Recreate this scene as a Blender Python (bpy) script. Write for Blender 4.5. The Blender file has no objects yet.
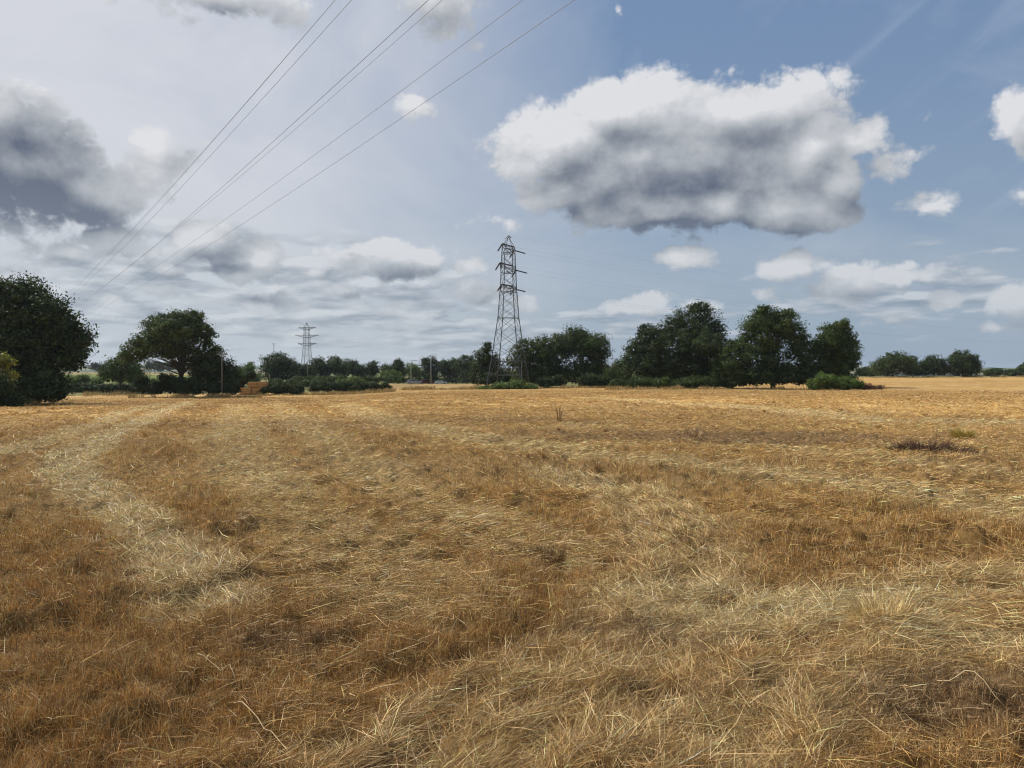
import bpy, math, random
import numpy as np
R = math.radians
sc = bpy.context.scene
COL = sc.collection
F = 769.0; CX = 512.0; HY = 372.0; EYE = 1.6

# ------------------------------------------------------------------ helpers
def link(o, parent=None):
    COL.objects.link(o)
    if parent is not None: o.parent = parent
    return o

def tag(o, label=None, cat=None, group=None, kind=None):
    if label: o['label'] = label
    if cat: o['category'] = cat
    if group: o['group'] = group
    if kind: o['kind'] = kind
    return o

def empty(name, loc, rz=0.0):
    o = bpy.data.objects.new(name, None)
    o.location = loc; o.rotation_euler = (0, 0, rz); o.empty_display_size = .3
    return link(o)

def np_mesh(name, V, loops, counts, col=None, mat=None, smooth=False):
    """mesh from numpy: V (n,3), flat vertex indices, vertices per face, colour per vertex"""
    me = bpy.data.meshes.new(name)
    V = np.asarray(V, np.float32); loops = np.asarray(loops, np.int32); counts = np.asarray(counts, np.int32)
    me.vertices.add(len(V)); me.vertices.foreach_set('co', V.ravel())
    me.loops.add(len(loops)); me.loops.foreach_set('vertex_index', loops)
    me.polygons.add(len(counts))
    st = np.zeros(len(counts), np.int32); st[1:] = np.cumsum(counts)[:-1]
    me.polygons.foreach_set('loop_start', st)
    if smooth: me.polygons.foreach_set('use_smooth', np.ones(len(counts), bool))
    me.update(calc_edges=True)
    if col is not None:
        a = me.color_attributes.new('Tint', 'FLOAT_COLOR', 'POINT')
        c = np.ones((len(V), 4), np.float32); c[:, :3] = col
        a.data.foreach_set('color', c.ravel())
    if mat: me.materials.append(mat)
    return me

class MB:
    """collects boxes, bars and tubes into one mesh"""
    def __init__(s): s.v = []; s.f = []
    def add(s, verts, faces):
        b = len(s.v); s.v += [tuple(float(c) for c in p) for p in verts]
        s.f += [[i + b for i in f] for f in faces]
    def box(s, c, d, rz=0.0):
        x, y, z = d[0]/2, d[1]/2, d[2]/2; cs, sn = math.cos(rz), math.sin(rz)
        vs = []
        for sz in (-z, z):
            for sx, sy in ((-x, -y), (x, -y), (x, y), (-x, y)):
                vs.append((c[0]+sx*cs-sy*sn, c[1]+sx*sn+sy*cs, c[2]+sz))
        s.add(vs, [[3,2,1,0],[4,5,6,7],[0,1,5,4],[1,2,6,5],[2,3,7,6],[3,0,4,7]])
    def tube(s, pts, rad, n=6):
        pts = [np.array(p, float) for p in pts]
        if not hasattr(rad, '__len__'): rad = [rad]*len(pts)
        rings = []
        for i, p in enumerate(pts):
            t = pts[min(i+1, len(pts)-1)] - pts[max(i-1, 0)]
            t /= (np.linalg.norm(t) + 1e-9)
            a = np.array([0, 0, 1.]) if abs(t[2]) < .9 else np.array([1., 0, 0])
            u = np.cross(t, a); u /= np.linalg.norm(u); w = np.cross(t, u)
            rings.append([p + rad[i]*(math.cos(2*math.pi*k/n)*u + math.sin(2*math.pi*k/n)*w) for k in range(n)])
        vs = [q for r in rings for q in r]; fs = []
        for i in range(len(pts)-1):
            for k in range(n):
                a0 = i*n+k; b0 = i*n+(k+1) % n
                fs.append([a0, b0, b0+n, a0+n])
        fs.append(list(range(n))[::-1]); fs.append([(len(pts)-1)*n+k for k in range(n)])
        s.add(vs, fs)
    def build(s, name, mat, parent=None, smooth=False, loc=None):
        me = bpy.data.meshes.new(name); me.from_pydata(s.v, [], s.f)
        me.materials.append(mat)
        if smooth: me.polygons.foreach_set('use_smooth', [True]*len(me.polygons))
        me.update()
        o = bpy.data.objects.new(name, me)
        if loc is not None: o.location = loc
        return link(o, parent)

def copy_tree(o, parent=None):
    c = o.copy(); COL.objects.link(c); c.parent = parent
    for ch in [x for x in o.children]: copy_tree(ch, c)
    return c

# ------------------------------------------------------------------ numpy noise
def _h(ix, iy, seed):
    n = (ix.astype(np.int64)*374761393 + iy.astype(np.int64)*668265263 + seed*1442695041) & 0xffffffff
    n = ((n ^ (n >> 13))*1274126177) & 0xffffffff
    n = (n ^ (n >> 16)) & 0xffffffff
    return n.astype(np.float64)/4294967295.0
def vn(x, y, seed=0):
    x = np.asarray(x, float); y = np.asarray(y, float)
    ix = np.floor(x); iy = np.floor(y); fx = x-ix; fy = y-iy
    fx = fx*fx*(3-2*fx); fy = fy*fy*(3-2*fy)
    a = _h(ix, iy, seed); b = _h(ix+1, iy, seed); c = _h(ix, iy+1, seed); d = _h(ix+1, iy+1, seed)
    return (a+(b-a)*fx)*(1-fy) + (c+(d-c)*fx)*fy
def fbm(x, y, seed=0, o=4):
    s = 0; a = .5; t = 0
    for k in range(o):
        s = s + a*vn(x*2**k+17.3*k, y*2**k+5.1*k, seed+k); t += a; a *= .5
    return s/t
def sstep(a, b, x):
    t = np.clip((np.asarray(x, float)-a)/(b-a), 0, 1); return t*t*(3-2*t)

# ------------------------------------------------------------------ terrain
PX = [-200, 0, 100, 300, 440, 560, 700, 820, 900, 1024, 1250]
DD = [0, 14, 40, 75, 112, 131, 170, 230, 260, 300, 450, 700, 1200, 2000, 3200, 4600]
PROF = {
 -200: [0, 0, -0.6, -1.65, -2.0, -2.0, -1.9, -1.6, -1.4, -1.0, 0.2, 0, -4, 6, 30, 32],
 0: [0, 0, -0.6, -1.7, -2.0, -2.0, -1.9, -1.6, -1.4, -1.0, 0.5, 0.6, -4, 6, 32, 34],
 100: [0, 0, -0.55, -1.6, -2.0, -1.95, -1.8, -1.5, -1.3, -0.9, 0.6, 0.8, -4, 8, 34, 36],
 300: [0, 0, -0.5, -1.35, -1.95, -2.0, -2.1, -2.0, -1.9, -1.5, -0.8, -1, -5, 2, 22, 24],
 440: [0, 0, -0.35, -0.85, -1.2, -1.3, -1.6, -2.0, -2.65, -2.3, -1.2, -1, -5, 0, 18, 20],
 560: [0, 0, -0.3, -0.75, -1.0, -1.2, -1.35, -1.4, -1.4, -1.4, -1.2, -1, -5, 0, 18, 20],
 700: [0, 0, -0.3, -0.7, -0.95, -1.0, -0.9, -0.8, -0.8, -0.8, -1.2, -1, -5, 0, 18, 20],
 820: [0, 0, -0.3, -0.7, -1.0, -0.95, -0.5, -0.3, -0.4, -0.6, -1.2, -2, -6, 0, 22, 24],
 900: [0, 0, -0.3, -0.65, -0.85, -0.65, -0.2, 0.05, -0.05, -0.3, -1.2, -2, -6, 0, 24, 26],
 1024: [0, 0, -0.3, -0.6, -0.75, -0.55, -0.1, 0.15, 0.05, -0.2, -1.2, -2, -6, 0, 18, 20],
 1250: [0, 0, -0.3, -0.6, -0.75, -0.55, -0.1, 0.15, 0.05, -0.2, -1.2, -2, -6, 0, 18, 20]}
AZ = np.array([math.atan((p-CX)/F) for p in PX])
PT = np.array([PROF[p] for p in PX], float)
def terr(x, y):
    x = np.asarray(x, float); y = np.asarray(y, float)
    az = np.arctan2(x, y); r = np.where(np.abs(az) < 1.0, np.maximum(y, .0), np.hypot(x, y)*.54)
    az = np.clip(az, AZ[0], AZ[-1]-1e-6)
    i = np.clip(np.searchsorted(AZ, az, side='right')-1, 0, len(AZ)-2)
    t = (az-AZ[i])/(AZ[i+1]-AZ[i]); t = t*t*(3-2*t)
    j = np.clip(np.searchsorted(DD, r, side='right')-1, 0, len(DD)-2)
    D = np.array(DD, float); s = np.clip((r-D[j])/(D[j+1]-D[j]), 0, 1)
    lo = PT[i, j]*(1-s)+PT[i, j+1]*s; hi = PT[i+1, j]*(1-s)+PT[i+1, j+1]*s
    z = lo*(1-t)+hi*t
    rr = np.hypot(x, y)
    z = z + sstep(900, 2600, rr)*9*(fbm(x/900, y/900, 5, 3)-.5)
    return z
def holes(x, y):
    """bare gaps between the mats of straw"""
    return sstep(.655, .74, fbm(x*2.1+3, y*2.1+8, 401, 3))*(1-sstep(10, 40, np.hypot(x, y)))
def micro(x, y):
    r = np.hypot(x, y)
    q = fbm(x*1.7, y*1.7, 41, 3)
    m = .10*(fbm(x*.9, y*.9, 21, 3)-.5) + .085*(sstep(.40, .66, q)-.5)*(.5+fbm(x*.4, y*.4, 47, 2)) + (.09+.09*(1-sstep(8, 30, r)))*(fbm(x*5.5, y*5.5, 25, 2)-.5)
    m = m - .05*holes(x, y)
    m = m + .22*(fbm(x*.16, y*.16, 29, 2)-.5)*sstep(2, 12, r)
    return m*(1-sstep(60, 110, r))
def gz(x, y): return terr(x, y)+micro(x, y)
def G(px, D):
    x = (px-CX)/F*D
    return (x, D, float(gz(np.array([x]), np.array([float(D)]))[0]))
def pix2g(px, py):
    Ds = np.concatenate([np.arange(2, 40, .05), np.arange(40, 240, .3)])
    xs = (px-CX)/F*Ds; zz = terr(xs, Ds)
    yy = HY+(EYE-zz)*F/Ds
    k = np.argmax(yy <= py)
    return (xs[k], Ds[k])
def P(px, py, D): return ((px-CX)/F*D, D, EYE+(HY-py)/F*D)

# wheel tracks and swaths of flattened straw, as lines on the ground
TR = [  # (polyline, half width m, strength)
 ([(205,600),(165,540),(115,505),(72,482),(70,458),(130,427),(188,402)], .55, 1.0),
 ([(-200,480),(0,455),(60,438),(120,416),(160,403)], .5, .8),
 ([(236,404),(238,430),(250,470),(300,520),(420,600)], .9, .7),
 ([(275,402),(300,425),(360,465),(430,500),(560,560)], .8, .55),
 ([(340,404),(400,425),(470,440),(620,458),(800,478),(1100,520)], .9, .75),
 ([(600,398),(700,405),(800,412),(890,421),(1100,424)], 1.4, .8),
 ([(700,640),(800,610),(900,590),(1100,575)], .6, .7),
 ([(420,768),(560,700),(640,640),(700,560),(640,500),(560,470)], .8, .6),
 ([(680,768),(780,700),(900,660),(1100,640)], .6, .6),
 ([(760,440),(860,455),(960,470),(1100,482)], .7, .5),
]
TRG = [([pix2g(*p) for p in pl], w, s) for pl, w, s in TR]
def tracks(x, y):
    m = np.zeros_like(x); dx = np.ones_like(x)*.6; dy = np.ones_like(x)*.8
    wob = .5*(fbm(x*.5, y*.5, 61, 2)-.5)
    for pl, w, s in TRG:
        for (x0, y0), (x1, y1) in zip(pl[:-1], pl[1:]):
            ex, ey = x1-x0, y1-y0; L2 = ex*ex+ey*ey+1e-9
            t = np.clip(((x-x0)*ex+(y-y0)*ey)/L2, 0, 1)
            d = np.hypot(x-x0-t*ex, y-y0-t*ey)
            ww = w*.52*(1+.012*np.hypot(x, y))
            v = s*(1-sstep(ww*.6, ww*1.9, d+wob*ww))
            up = v > m
            m = np.where(up, v, m); L = math.sqrt(L2)
            dx = np.where(up & (v > .05), ex/L, dx); dy = np.where(up & (v > .05), ey/L, dy)
    return m, dx, dy
DARKP = [(pix2g(735, 436), 3.2, 1.0), (pix2g(690, 437), 2.6, .8), (pix2g(860, 440), 2.0, .6), (pix2g(1000, 700), .35, 1.2),
         (pix2g(390, 424), 5, .35), (pix2g(640, 640), .3, .8), (pix2g(300, 640), .25, .8)]
def dmask(x, y):
    m = np.zeros_like(x)
    for (a, b), r, s in DARKP:
        d = np.hypot((x-a)*.45, (y-b)*1.15)/r
        m = np.maximum(m, s*(1-sstep(.3, 1.3, d+.9*(fbm(x*1.3, y*1.3, 71, 3)-.5))))
    return np.clip(m, 0, 1)

UPZ = [(pix2g(80, 610), 1.1), (pix2g(60, 720), .9), (pix2g(20, 540), 2.2), (pix2g(215, 505), 2.0), (pix2g(290, 530), 1.6), (pix2g(620, 525), 1.8), (pix2g(740, 555), 1.5), (pix2g(480, 600), .8),
       (pix2g(560, 640), .6), (pix2g(860, 540), 1.6), (pix2g(980, 520), 2.2), (pix2g(170, 450), 3.0), (pix2g(90, 425), 5.0), (pix2g(640, 470), 4.0), (pix2g(940, 680), .5), (pix2g(330, 440), 4)]
def upz(x, y):
    m = np.zeros_like(x)
    for (a, b), r in UPZ:
        d = np.hypot(x-a, y-b)/r; m = np.maximum(m, 1-sstep(.45, 1.15, d+.8*(fbm(x*1.1, y*1.1, 81, 3)-.5)))
    return m
def straw_col(x, y, tr=None):
    """base colour of the field's straw at a place (linear)"""
    if tr is None: tr = tracks(x, y)[0]
    n1 = fbm(x*.09, y*.09, 101, 4); n2 = fbm(x*.45, y*.45, 111, 3); n3 = fbm(x*1.9, y*1.9, 121, 2)
    az = np.arctan2(x, y); k = sstep(-.25, .1, az)
    sA = fbm(x*.9, y*.06, 131, 3); sB = fbm(x*.05, y*.8, 141, 3)
    st = sA*(1-k)+sB*k
    gold = np.array([.64, .39, .135]); brown = np.array([.47, .285, .098]); pale = np.array([.80, .60, .29]); grey = np.array([.25, .205, .15])
    b = sstep(.30, .62, .33*n1+.25*n2+.17*n3+.25*st)
    c = gold[None]*b[:, None]+brown[None]*(1-b[:, None])
    uz = (upz(x, y)*(1-tr))[:, None]*.7; c = c*(1-uz)+np.array([.50, .30, .098])[None]*uz
    p = np.clip(sstep(.56, .74, .5*n2+.5*st)*.55*(1-uz[:, 0])+.66*tr, 0, 1)
    c = c*(1-p[:, None])+pale[None]*p[:, None]
    g = sstep(.60, .72, fbm(x*.13+9, y*.22, 151, 3))*.10
    c = c*(1-g[:, None])+grey[None]*g[:, None]
    r0 = np.hypot(x, y); near_tint = sstep(14, 4.5, r0+5*(n1-.5))[:, None]*.22   # straw turns darker and browner close to the viewpoint
    c = c*(1-near_tint*np.array([.95, 1.0, .9])[None])*(1-.16*sstep(30, 90, r0))[:, None]  # far straw colour darkened in place of the self-shadow distant blades lack
    d = dmask(x, y)[:, None]*.5
    c = c*(1-d)+np.array([.10, .07, .055])[None]*d
    return c

# ------------------------------------------------------------------ materials
def nodes(m):
    m.use_nodes = True; nt = m.node_tree; nt.nodes.clear(); return nt
def N(nt, t, **kw):
    n = nt.nodes.new(t)
    for k, v in kw.items(): setattr(n, k, v)
    return n
def simple(name, col, rough=.7, metal=0.0, var=.25, scale=6.0):
    m = bpy.data.materials.new(name); nt = nodes(m)
    o = N(nt, 'ShaderNodeOutputMaterial'); b = N(nt, 'ShaderNodeBsdfPrincipled')
    tc = N(nt, 'ShaderNodeTexCoord'); no = N(nt, 'ShaderNodeTexNoise'); no.inputs['Scale'].default_value = scale; no.inputs['Detail'].default_value = 5
    nt.links.new(tc.outputs['Object'], no.inputs['Vector'])
    mx = N(nt, 'ShaderNodeMix', data_type='RGBA')
    mx.inputs['A'].default_value = (*[c*(1-var) for c in col], 1); mx.inputs['B'].default_value = (*[min(1, c*(1+var)) for c in col], 1)
    nt.links.new(no.outputs['Fac'], mx.inputs['Factor']); nt.links.new(mx.outputs['Result'], b.inputs['Base Color'])
    b.inputs['Roughness'].default_value = rough; b.inputs['Metallic'].default_value = metal
    nt.links.new(b.outputs[0], o.inputs[0]); return m
def leafy(name, base, trans=.28, rough=.6, spec=.25):
    """surface colour = base x per-vertex tint"""
    m = bpy.data.materials.new(name); nt = nodes(m)
    o = N(nt, 'ShaderNodeOutputMaterial'); b = N(nt, 'ShaderNodeBsdfPrincipled')
    at = N(nt, 'ShaderNodeAttribute', attribute_name='Tint')
    mx = N(nt, 'ShaderNodeMix', data_type='RGBA', blend_type='MULTIPLY'); mx.inputs['Factor'].default_value = 1
    mx.inputs['B'].default_value = (*base, 1); nt.links.new(at.outputs['Color'], mx.inputs['A'])
    b.inputs['Roughness'].default_value = rough; b.inputs['Specular IOR Level'].default_value = spec
    nt.links.new(mx.outputs['Result'], b.inputs['Base Color'])
    t = N(nt, 'ShaderNodeBsdfTranslucent'); nt.links.new(mx.outputs['Result'], t.inputs['Color'])
    ms = N(nt, 'ShaderNodeMixShader'); ms.inputs[0].default_value = trans
    nt.links.new(b.outputs[0], ms.inputs[1]); nt.links.new(t.outputs[0], ms.inputs[2]); nt.links.new(ms.outputs[0], o.inputs[0])
    return m
M = {
 'bark': simple('bark', (.055, .045, .033), .9, var=.4, scale=3),
 'steel': simple('galvanised_steel', (.055, .06, .06), .55, .3, .3, 1.5),
 'insul': simple('brown_porcelain', (.022, .02, .02), .3),
 'wire': simple('aluminium_wire', (.10, .10, .105), .5, .5),
 'polew': simple('pole_wood', (.16, .14, .12), .85),
 'poleg': simple('pole_grey', (.26, .26, .25), .6),
 'bale': simple('baled_straw', (.46, .29, .11), .9, var=.35, scale=9),
 'tarp': simple('red_sheet', (.22, .035, .03), .7),
 'redp': simple('red_car_paint', (.32, .02, .02), .3), 'whitep': simple('white_car_paint', (.7, .7, .7), .3), 'greyp': simple('silver_car_paint', (.3, .3, .32), .35),
 'glass': simple('dark_window_glass', (.02, .025, .03), .1), 'rubber': simple('tyre_rubber', (.02, .02, .02), .8), 'lens': simple('lamp_lens', (.6, .6, .6), .2),
 'leaf': leafy('oak_leaves', (.060, .090, .024), .22, .6, .15), 'leafd': leafy('dark_leaves', (.040, .062, .019), .2, .6, .15),
 'leafb': leafy('bright_leaves', (.10, .15, .03), .35), 'leafy': leafy('yellow_green_leaves', (.19, .20, .035), .35),
 'straw': leafy('dry_straw', (1, 1, 1), .10, .55, .35), 'weed': leafy('dead_weed', (.14, .08, .05), .1, .8),
}
# ground: tint per place + fine procedural grain and relief
def ground_mat():
    m = bpy.data.materials.new('stubble_and_soil'); nt = nodes(m)
    o = N(nt, 'ShaderNodeOutputMaterial'); b = N(nt, 'ShaderNodeBsdfPrincipled')
    at = N(nt, 'ShaderNodeAttribute', attribute_name='Tint'); tc = N(nt, 'ShaderNodeTexCoord')
    n1 = N(nt, 'ShaderNodeTexNoise'); n1.inputs['Scale'].default_value = 2.2; n1.inputs['Detail'].default_value = 8; n1.inputs['Roughness'].default_value = .75
    nt.links.new(tc.outputs['Object'], n1.inputs['Vector'])
    rp = N(nt, 'ShaderNodeMapRange'); rp.inputs['From Min'].default_value = .25; rp.inputs['From Max'].default_value = .75
    rp.inputs['To Min'].default_value = .45; rp.inputs['To Max'].default_value = 1.4
    nt.links.new(n1.outputs['Fac'], rp.inputs['Value'])
    mx = N(nt, 'ShaderNodeVectorMath', operation='SCALE')
    nt.links.new(at.outputs['Color'], mx.inputs[0]); nt.links.new(rp.outputs[0], mx.inputs['Scale'])
    nt.links.new(mx.outputs[0], b.inputs['Base Color']); b.inputs['Roughness'].default_value = .95; b.inputs['Specular IOR Level'].default_value = .1
    n2 = N(nt, 'ShaderNodeTexNoise'); n2.inputs['Scale'].default_value = 5; n2.inputs['Detail'].default_value = 6
    nt.links.new(tc.outputs['Object'], n2.inputs['Vector'])
    bp = N(nt, 'ShaderNodeBump'); bp.inputs['Strength'].default_value = .8; bp.inputs['Distance'].default_value = .12
    nt.links.new(n2.outputs['Fac'], bp.inputs['Height']); nt.links.new(bp.outputs[0], b.inputs['Normal'])
    nt.links.new(b.outputs[0], o.inputs[0]); return m

# ------------------------------------------------------------------ ground sheet
def field_edge(az):
    """distance (along y) at which the stubble field ends"""
    return np.interp(az, AZ, [105, 105, 118, 135, 140, 150, 160, 200, 330, 330, 330])
def build_ground():
    azs = np.concatenate([np.linspace(-math.pi, -.80, 60)[:-1], np.linspace(-.80, .80, 760), np.linspace(.80, math.pi, 60)[1:]])
    rs = np.concatenate([[0.001], np.geomspace(.7, 4700, 620)])
    A, Rr = np.meshgrid(azs, rs); x = (Rr*np.sin(A)).ravel(); y = (Rr*np.cos(A)).ravel()
    z = gz(x, y)-.02
    na = len(azs); nr = len(rs)
    i = np.arange(nr-1)[:, None]*na+np.arange(na-1)[None]
    q = np.stack([i, i+1, i+1+na, i+na], -1).reshape(-1, 4)
    r = np.hypot(x, y); az = np.arctan2(x, y)
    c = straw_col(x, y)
    soil = np.array([.06, .034, .014])
    k = (1-sstep(14, 60, r))[:, None]*.72
    c = c*(1-k)+soil*k
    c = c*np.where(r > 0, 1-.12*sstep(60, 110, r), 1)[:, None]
    # beyond the field: rough grass, green meadow, a ripe strip, then far pasture and woods
    fe = field_edge(az); out = sstep(0, 4, y-fe+3*(fbm(x*.2, y*.2, 7, 2)-.5))
    out = np.where(np.abs(az) > 1.3, sstep(200, 260, r), out)
    px = CX+F*np.tan(np.clip(az, -1.3, 1.3))
    rough = np.array([.20, .165, .07]); green = np.array([.085, .125, .032]); ripe = np.array([.42, .25, .10]); wood = np.array([.03, .045, .022]); past = np.array([.09, .13, .045])
    n = fbm(x*.02, y*.02, 33, 3)[:, None]
    far = rough*(n)+green*(1-n)
    strip = ((y < 235) & (px > 385) & (px < 500))[:, None]
    far = np.where(strip, np.array([.36, .24, .10])*(.7+.6*vn(x*.6, y*.15, 8)[:, None]), far)
    mead = ((y > 235) & (y < 430) & (px < 235))[:, None]; far = np.where(mead, np.array([.13, .17, .04]), far)
    rs_ = ((y > 430) & (y < 520) & (px < 235))[:, None]; far = np.where(rs_, ripe, far)
    pat = vn(x/260, y/340, 77)
    d = np.where((pat > .6)[:, None], np.array([.22, .19, .09]), np.where((pat > .42)[:, None], past, wood))
    far = np.where((r > 700)[:, None], d, far)
    c = c*(1-out[:, None])+far*out[:, None]
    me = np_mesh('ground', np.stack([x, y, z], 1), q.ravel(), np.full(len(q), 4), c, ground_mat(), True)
    o = link(bpy.data.objects.new('ground', me)); o['kind'] = 'structure'
    o['label'] = 'harvested straw stubble field with distant pasture and low hills'
build_ground()

# ------------------------------------------------------------------ straw and stubble blades
rng = np.random.default_rng(4)
def blade_mesh(name, x, y, z, th, phi, curl, L, W, col, mat=None):
    n = len(x)
    def dirv(p): return np.stack([np.sin(p)*np.cos(th), np.sin(p)*np.sin(th), np.cos(p)], 1)
    p0 = np.stack([x, y, z], 1); d1 = dirv(phi); d2 = dirv(phi+curl)
    p1 = p0+d1*(L*.55)[:, None]; p2 = p1+d2*(L*.45)[:, None]
    rv = rng.normal(size=(n, 3)); rv[:, 2] *= .5
    w = np.cross(d1, rv); w /= (np.linalg.norm(w, axis=1)[:, None]+1e-9); w *= (W*.5)[:, None]
    V = np.stack([p0-w, p0+w, p1+w*.9, p1-w*.9, p2], 1).reshape(-1, 3)
    b = (np.arange(n)*5)[:, None]
    lp = np.concatenate([b+np.array([[0, 1, 2, 3]]), b+np.array([[3, 2, 4]])], 1).ravel()
    ct = np.tile([4, 3], n)
    return np_mesh(name, V, lp, ct, np.repeat(col, 5, axis=0), mat)

def build_straw():
    N0 = 1200000; N1 = 380000
    # the count per square metre falls off smoothly away from the viewpoint
    u = rng.random(N0); a = np.sqrt(1.9); b = np.sqrt(125.)
    r = np.concatenate([(a+(b-a)*u)**2, 1.9+8.5*rng.random(N1)**1.2])
    n = N0+N1; az = (rng.random(n)*2-1)*.80
    x = r*np.sin(az); y = r*np.cos(az)
    ok = (y < field_edge(az)-1) & (rng.random(n) > sstep(85, 125, r)) & (rng.random(n) > .93*holes(x, y)); x, y = x[ok], y[ok]; n = len(x)
    extra = np.zeros(n)
    # tussocks: upright bunches with a common root
    nc = 2600; rc = (np.sqrt(2.)+(np.sqrt(70.)-np.sqrt(2.))*rng.random(nc))**2; ac = (rng.random(nc)*2-1)*.78
    cx, cy = rc*np.sin(ac), rc*np.cos(ac); keep = (rng.random(nc) < .25+.75*upz(cx, cy)) & (tracks(cx, cy)[0] < .3); cx, cy, rc = cx[keep], cy[keep], rc[keep]
    k = rng.integers(30, 90, len(cx)); ci = np.repeat(np.arange(len(cx)), k); rad = rng.uniform(.03, .10, len(cx))[ci]*np.sqrt(rng.random(len(ci)))
    aa = rng.random(len(ci))*2*math.pi; x = np.concatenate([x, cx[ci]+rad*np.cos(aa)]); y = np.concatenate([y, cy[ci]+rad*np.sin(aa)])
    hc = rng.uniform(.6, 1.5, len(cx)); tc_ = rng.lognormal(-.1, .25, len(cx))
    extra = np.concatenate([extra, hc[ci]]); N_ = len(x); tus = extra > 0
    r = np.hypot(x, y)
    tr, tx, ty = tracks(x, y); dk = dmask(x, y); up = upz(x, y)
    tall = fbm(x*.55+3, y*.55, 201, 3); lod = fbm(x*.33+40, y*.33, 211, 3)
    lodged = np.clip(sstep(.44, .58, lod)*(1-.85*up)+tr, 0, 1)     # flattened straw
    lie = (rng.random(N_) < (.22+.72*lodged-.12*up)) & ~tus
    flow = 2*math.pi*fbm(x*.22, y*.22, 221, 2)*1.3+.5*(fbm(x*.8, y*.8, 225, 2)-.5)*4
    tdir = np.arctan2(ty, tx)+.5*(fbm(x*.9, y*.9, 231, 2)-.5)*2
    base = np.where(tr > .25, tdir, flow); sg = np.where(tr > .25, .75, 1.25)
    th = np.where(lie, base+rng.normal(0, 1, N_)*sg, rng.random(N_)*2*math.pi); th[-len(ci):] = aa+rng.normal(0, .5, len(ci))
    phi = np.where(lie, rng.normal(1.40, .17, N_), np.abs(rng.normal(.32, .32, N_)))
    curl = np.where(lie, np.where(rng.random(N_) < .22, rng.normal(.2, .75, N_), rng.normal(.04, .12, N_)), np.abs(rng.normal(.35, .45, N_)))
    clump = sstep(.50, .72, tall)
    L = np.where(lie, rng.uniform(.05, .20, N_)*(1+.8*(rng.random(N_) < .08))*(1+.15*lodged), rng.uniform(.03, .085, N_)+.08*clump*rng.random(N_)+.04*up*rng.random(N_))
    L = np.where(tus, rng.uniform(.06, .14, N_)*extra, L); L *= (1-.45*dk)
    W = rng.uniform(.0013, .0029, N_)*np.maximum(1, r/4.5)**.82*np.where(lie, 1.0, .9)
    z = gz(x, y)-.02+np.where(lie, rng.random(N_)**1.5*(.045+.04*clump), 0)
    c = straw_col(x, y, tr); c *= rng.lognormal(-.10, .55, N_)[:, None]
    tc2 = np.ones(N_); tc2[-len(ci):] = tc_[ci]; c *= tc2[:, None]
    c *= np.array([1, 1, 1])+rng.normal(0, .025, (N_, 3))
    pl = (rng.random(N_) < .11)[:, None]; c = np.where(pl, np.array([.68, .52, .28]), c)
    rd = (rng.random(N_) < np.where(lie, .05, .25))[:, None]; c = np.where(rd, c*np.array([.80, .66, .50]), c)
    c = np.clip(c, .01, .85)
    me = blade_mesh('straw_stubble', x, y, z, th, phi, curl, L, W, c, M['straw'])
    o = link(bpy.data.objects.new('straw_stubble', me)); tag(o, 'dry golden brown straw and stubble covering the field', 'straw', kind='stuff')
    # rough dry grass left standing round the foot of the hedges and trees
    X = []; Y = []
    for p0, p1, D, w, nn_ in ((-60, 75, 72.5, 1.6, 2500), (70, 135, 122, 5, 1800), (128, 262, 105.5, 2.2, 5200), (255, 400, 119, 2.0, 5200), (395, 495, 131, 4, 4200), (470, 640, 133.5, 2.5, 5000), (605, 885, 114.5, 1.8, 8000), (870, 1040, 222, 2, 4000)):
        px = rng.uniform(p0, p1, nn_); Dd = D+rng.normal(0, w, nn_)+.8*np.sin(px*.21)+1.0*np.sin(px*.067)
        keep = fbm(px*.09, px*0, 301, 3)+rng.normal(0, .08, nn_) > .40
        X.append(((px-CX)/F*Dd)[keep]); Y.append(Dd[keep])
    X = np.concatenate(X); Y = np.concatenate(Y); n = len(X)
    hgt = .25+.75*sstep(.35, .7, fbm(X*.35, Y*.35, 303, 3))
    col = np.where((rng.random(n) < .30)[:, None], np.array([.12, .13, .035]), np.array([.42, .28, .11]))*rng.lognormal(0, .35, n)[:, None]
    me = blade_mesh('rough_grass', X, Y, gz(X, Y)-.03, rng.random(n)*6.28, np.abs(rng.normal(.2, .25, n)), np.abs(rng.normal(.4, .4, n)), hgt*rng.uniform(.35, .9, n), rng.uniform(.02, .055, n)*(Y/110), np.clip(col, .01, .8), M['straw'])
    o = link(bpy.data.objects.new('rough_grass', me)); tag(o, 'rough dry and green grass left standing along the hedge foot', 'grass', kind='stuff')
build_straw()

# tufts, weeds and single stalks one can point at
def tuft(name, label, cat, px, py, n, rad, h, lean, col, mat, W=.004, flat=1.0, group=None, seed=1):
    gx, gy = pix2g(px, py); g = np.random.default_rng(seed)
    z0 = float(gz(np.array([gx]), np.array([gy]))[0])
    a = g.random(n)*2*math.pi; rr = rad*np.sqrt(g.random(n))
    x = rr*np.cos(a)*flat; y = rr*np.sin(a)
    zz = gz(x+gx, y+gy)-z0-.02
    th = a+g.normal(0, .6, n); phi = np.abs(g.normal(lean, .25, n)); curl = np.abs(g.normal(.35, .3, n))
    L = h*g.uniform(.45, 1.0, n)
    c = np.array(col)[None]*g.lognormal(0, .3, n)[:, None]
    me = blade_mesh(name, x, y, zz, th, phi, curl, L, g.uniform(.6, 1.3, n)*W, np.clip(c, 0, .85), mat)
    o = link(bpy.data.objects.new(name, me)); o.location = (gx, gy, z0)
    tag(o, label, cat, group)
S = M['straw']
gt = 'tufts of dry grass standing in the stubble'
tuft('grass_tuft', 'small dark brown grass tuft in the middle of the field', 'grass tuft', 547, 566, 520, .11, .27, .22, (.15, .09, .035), S, .005, group=gt, seed=2)
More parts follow.
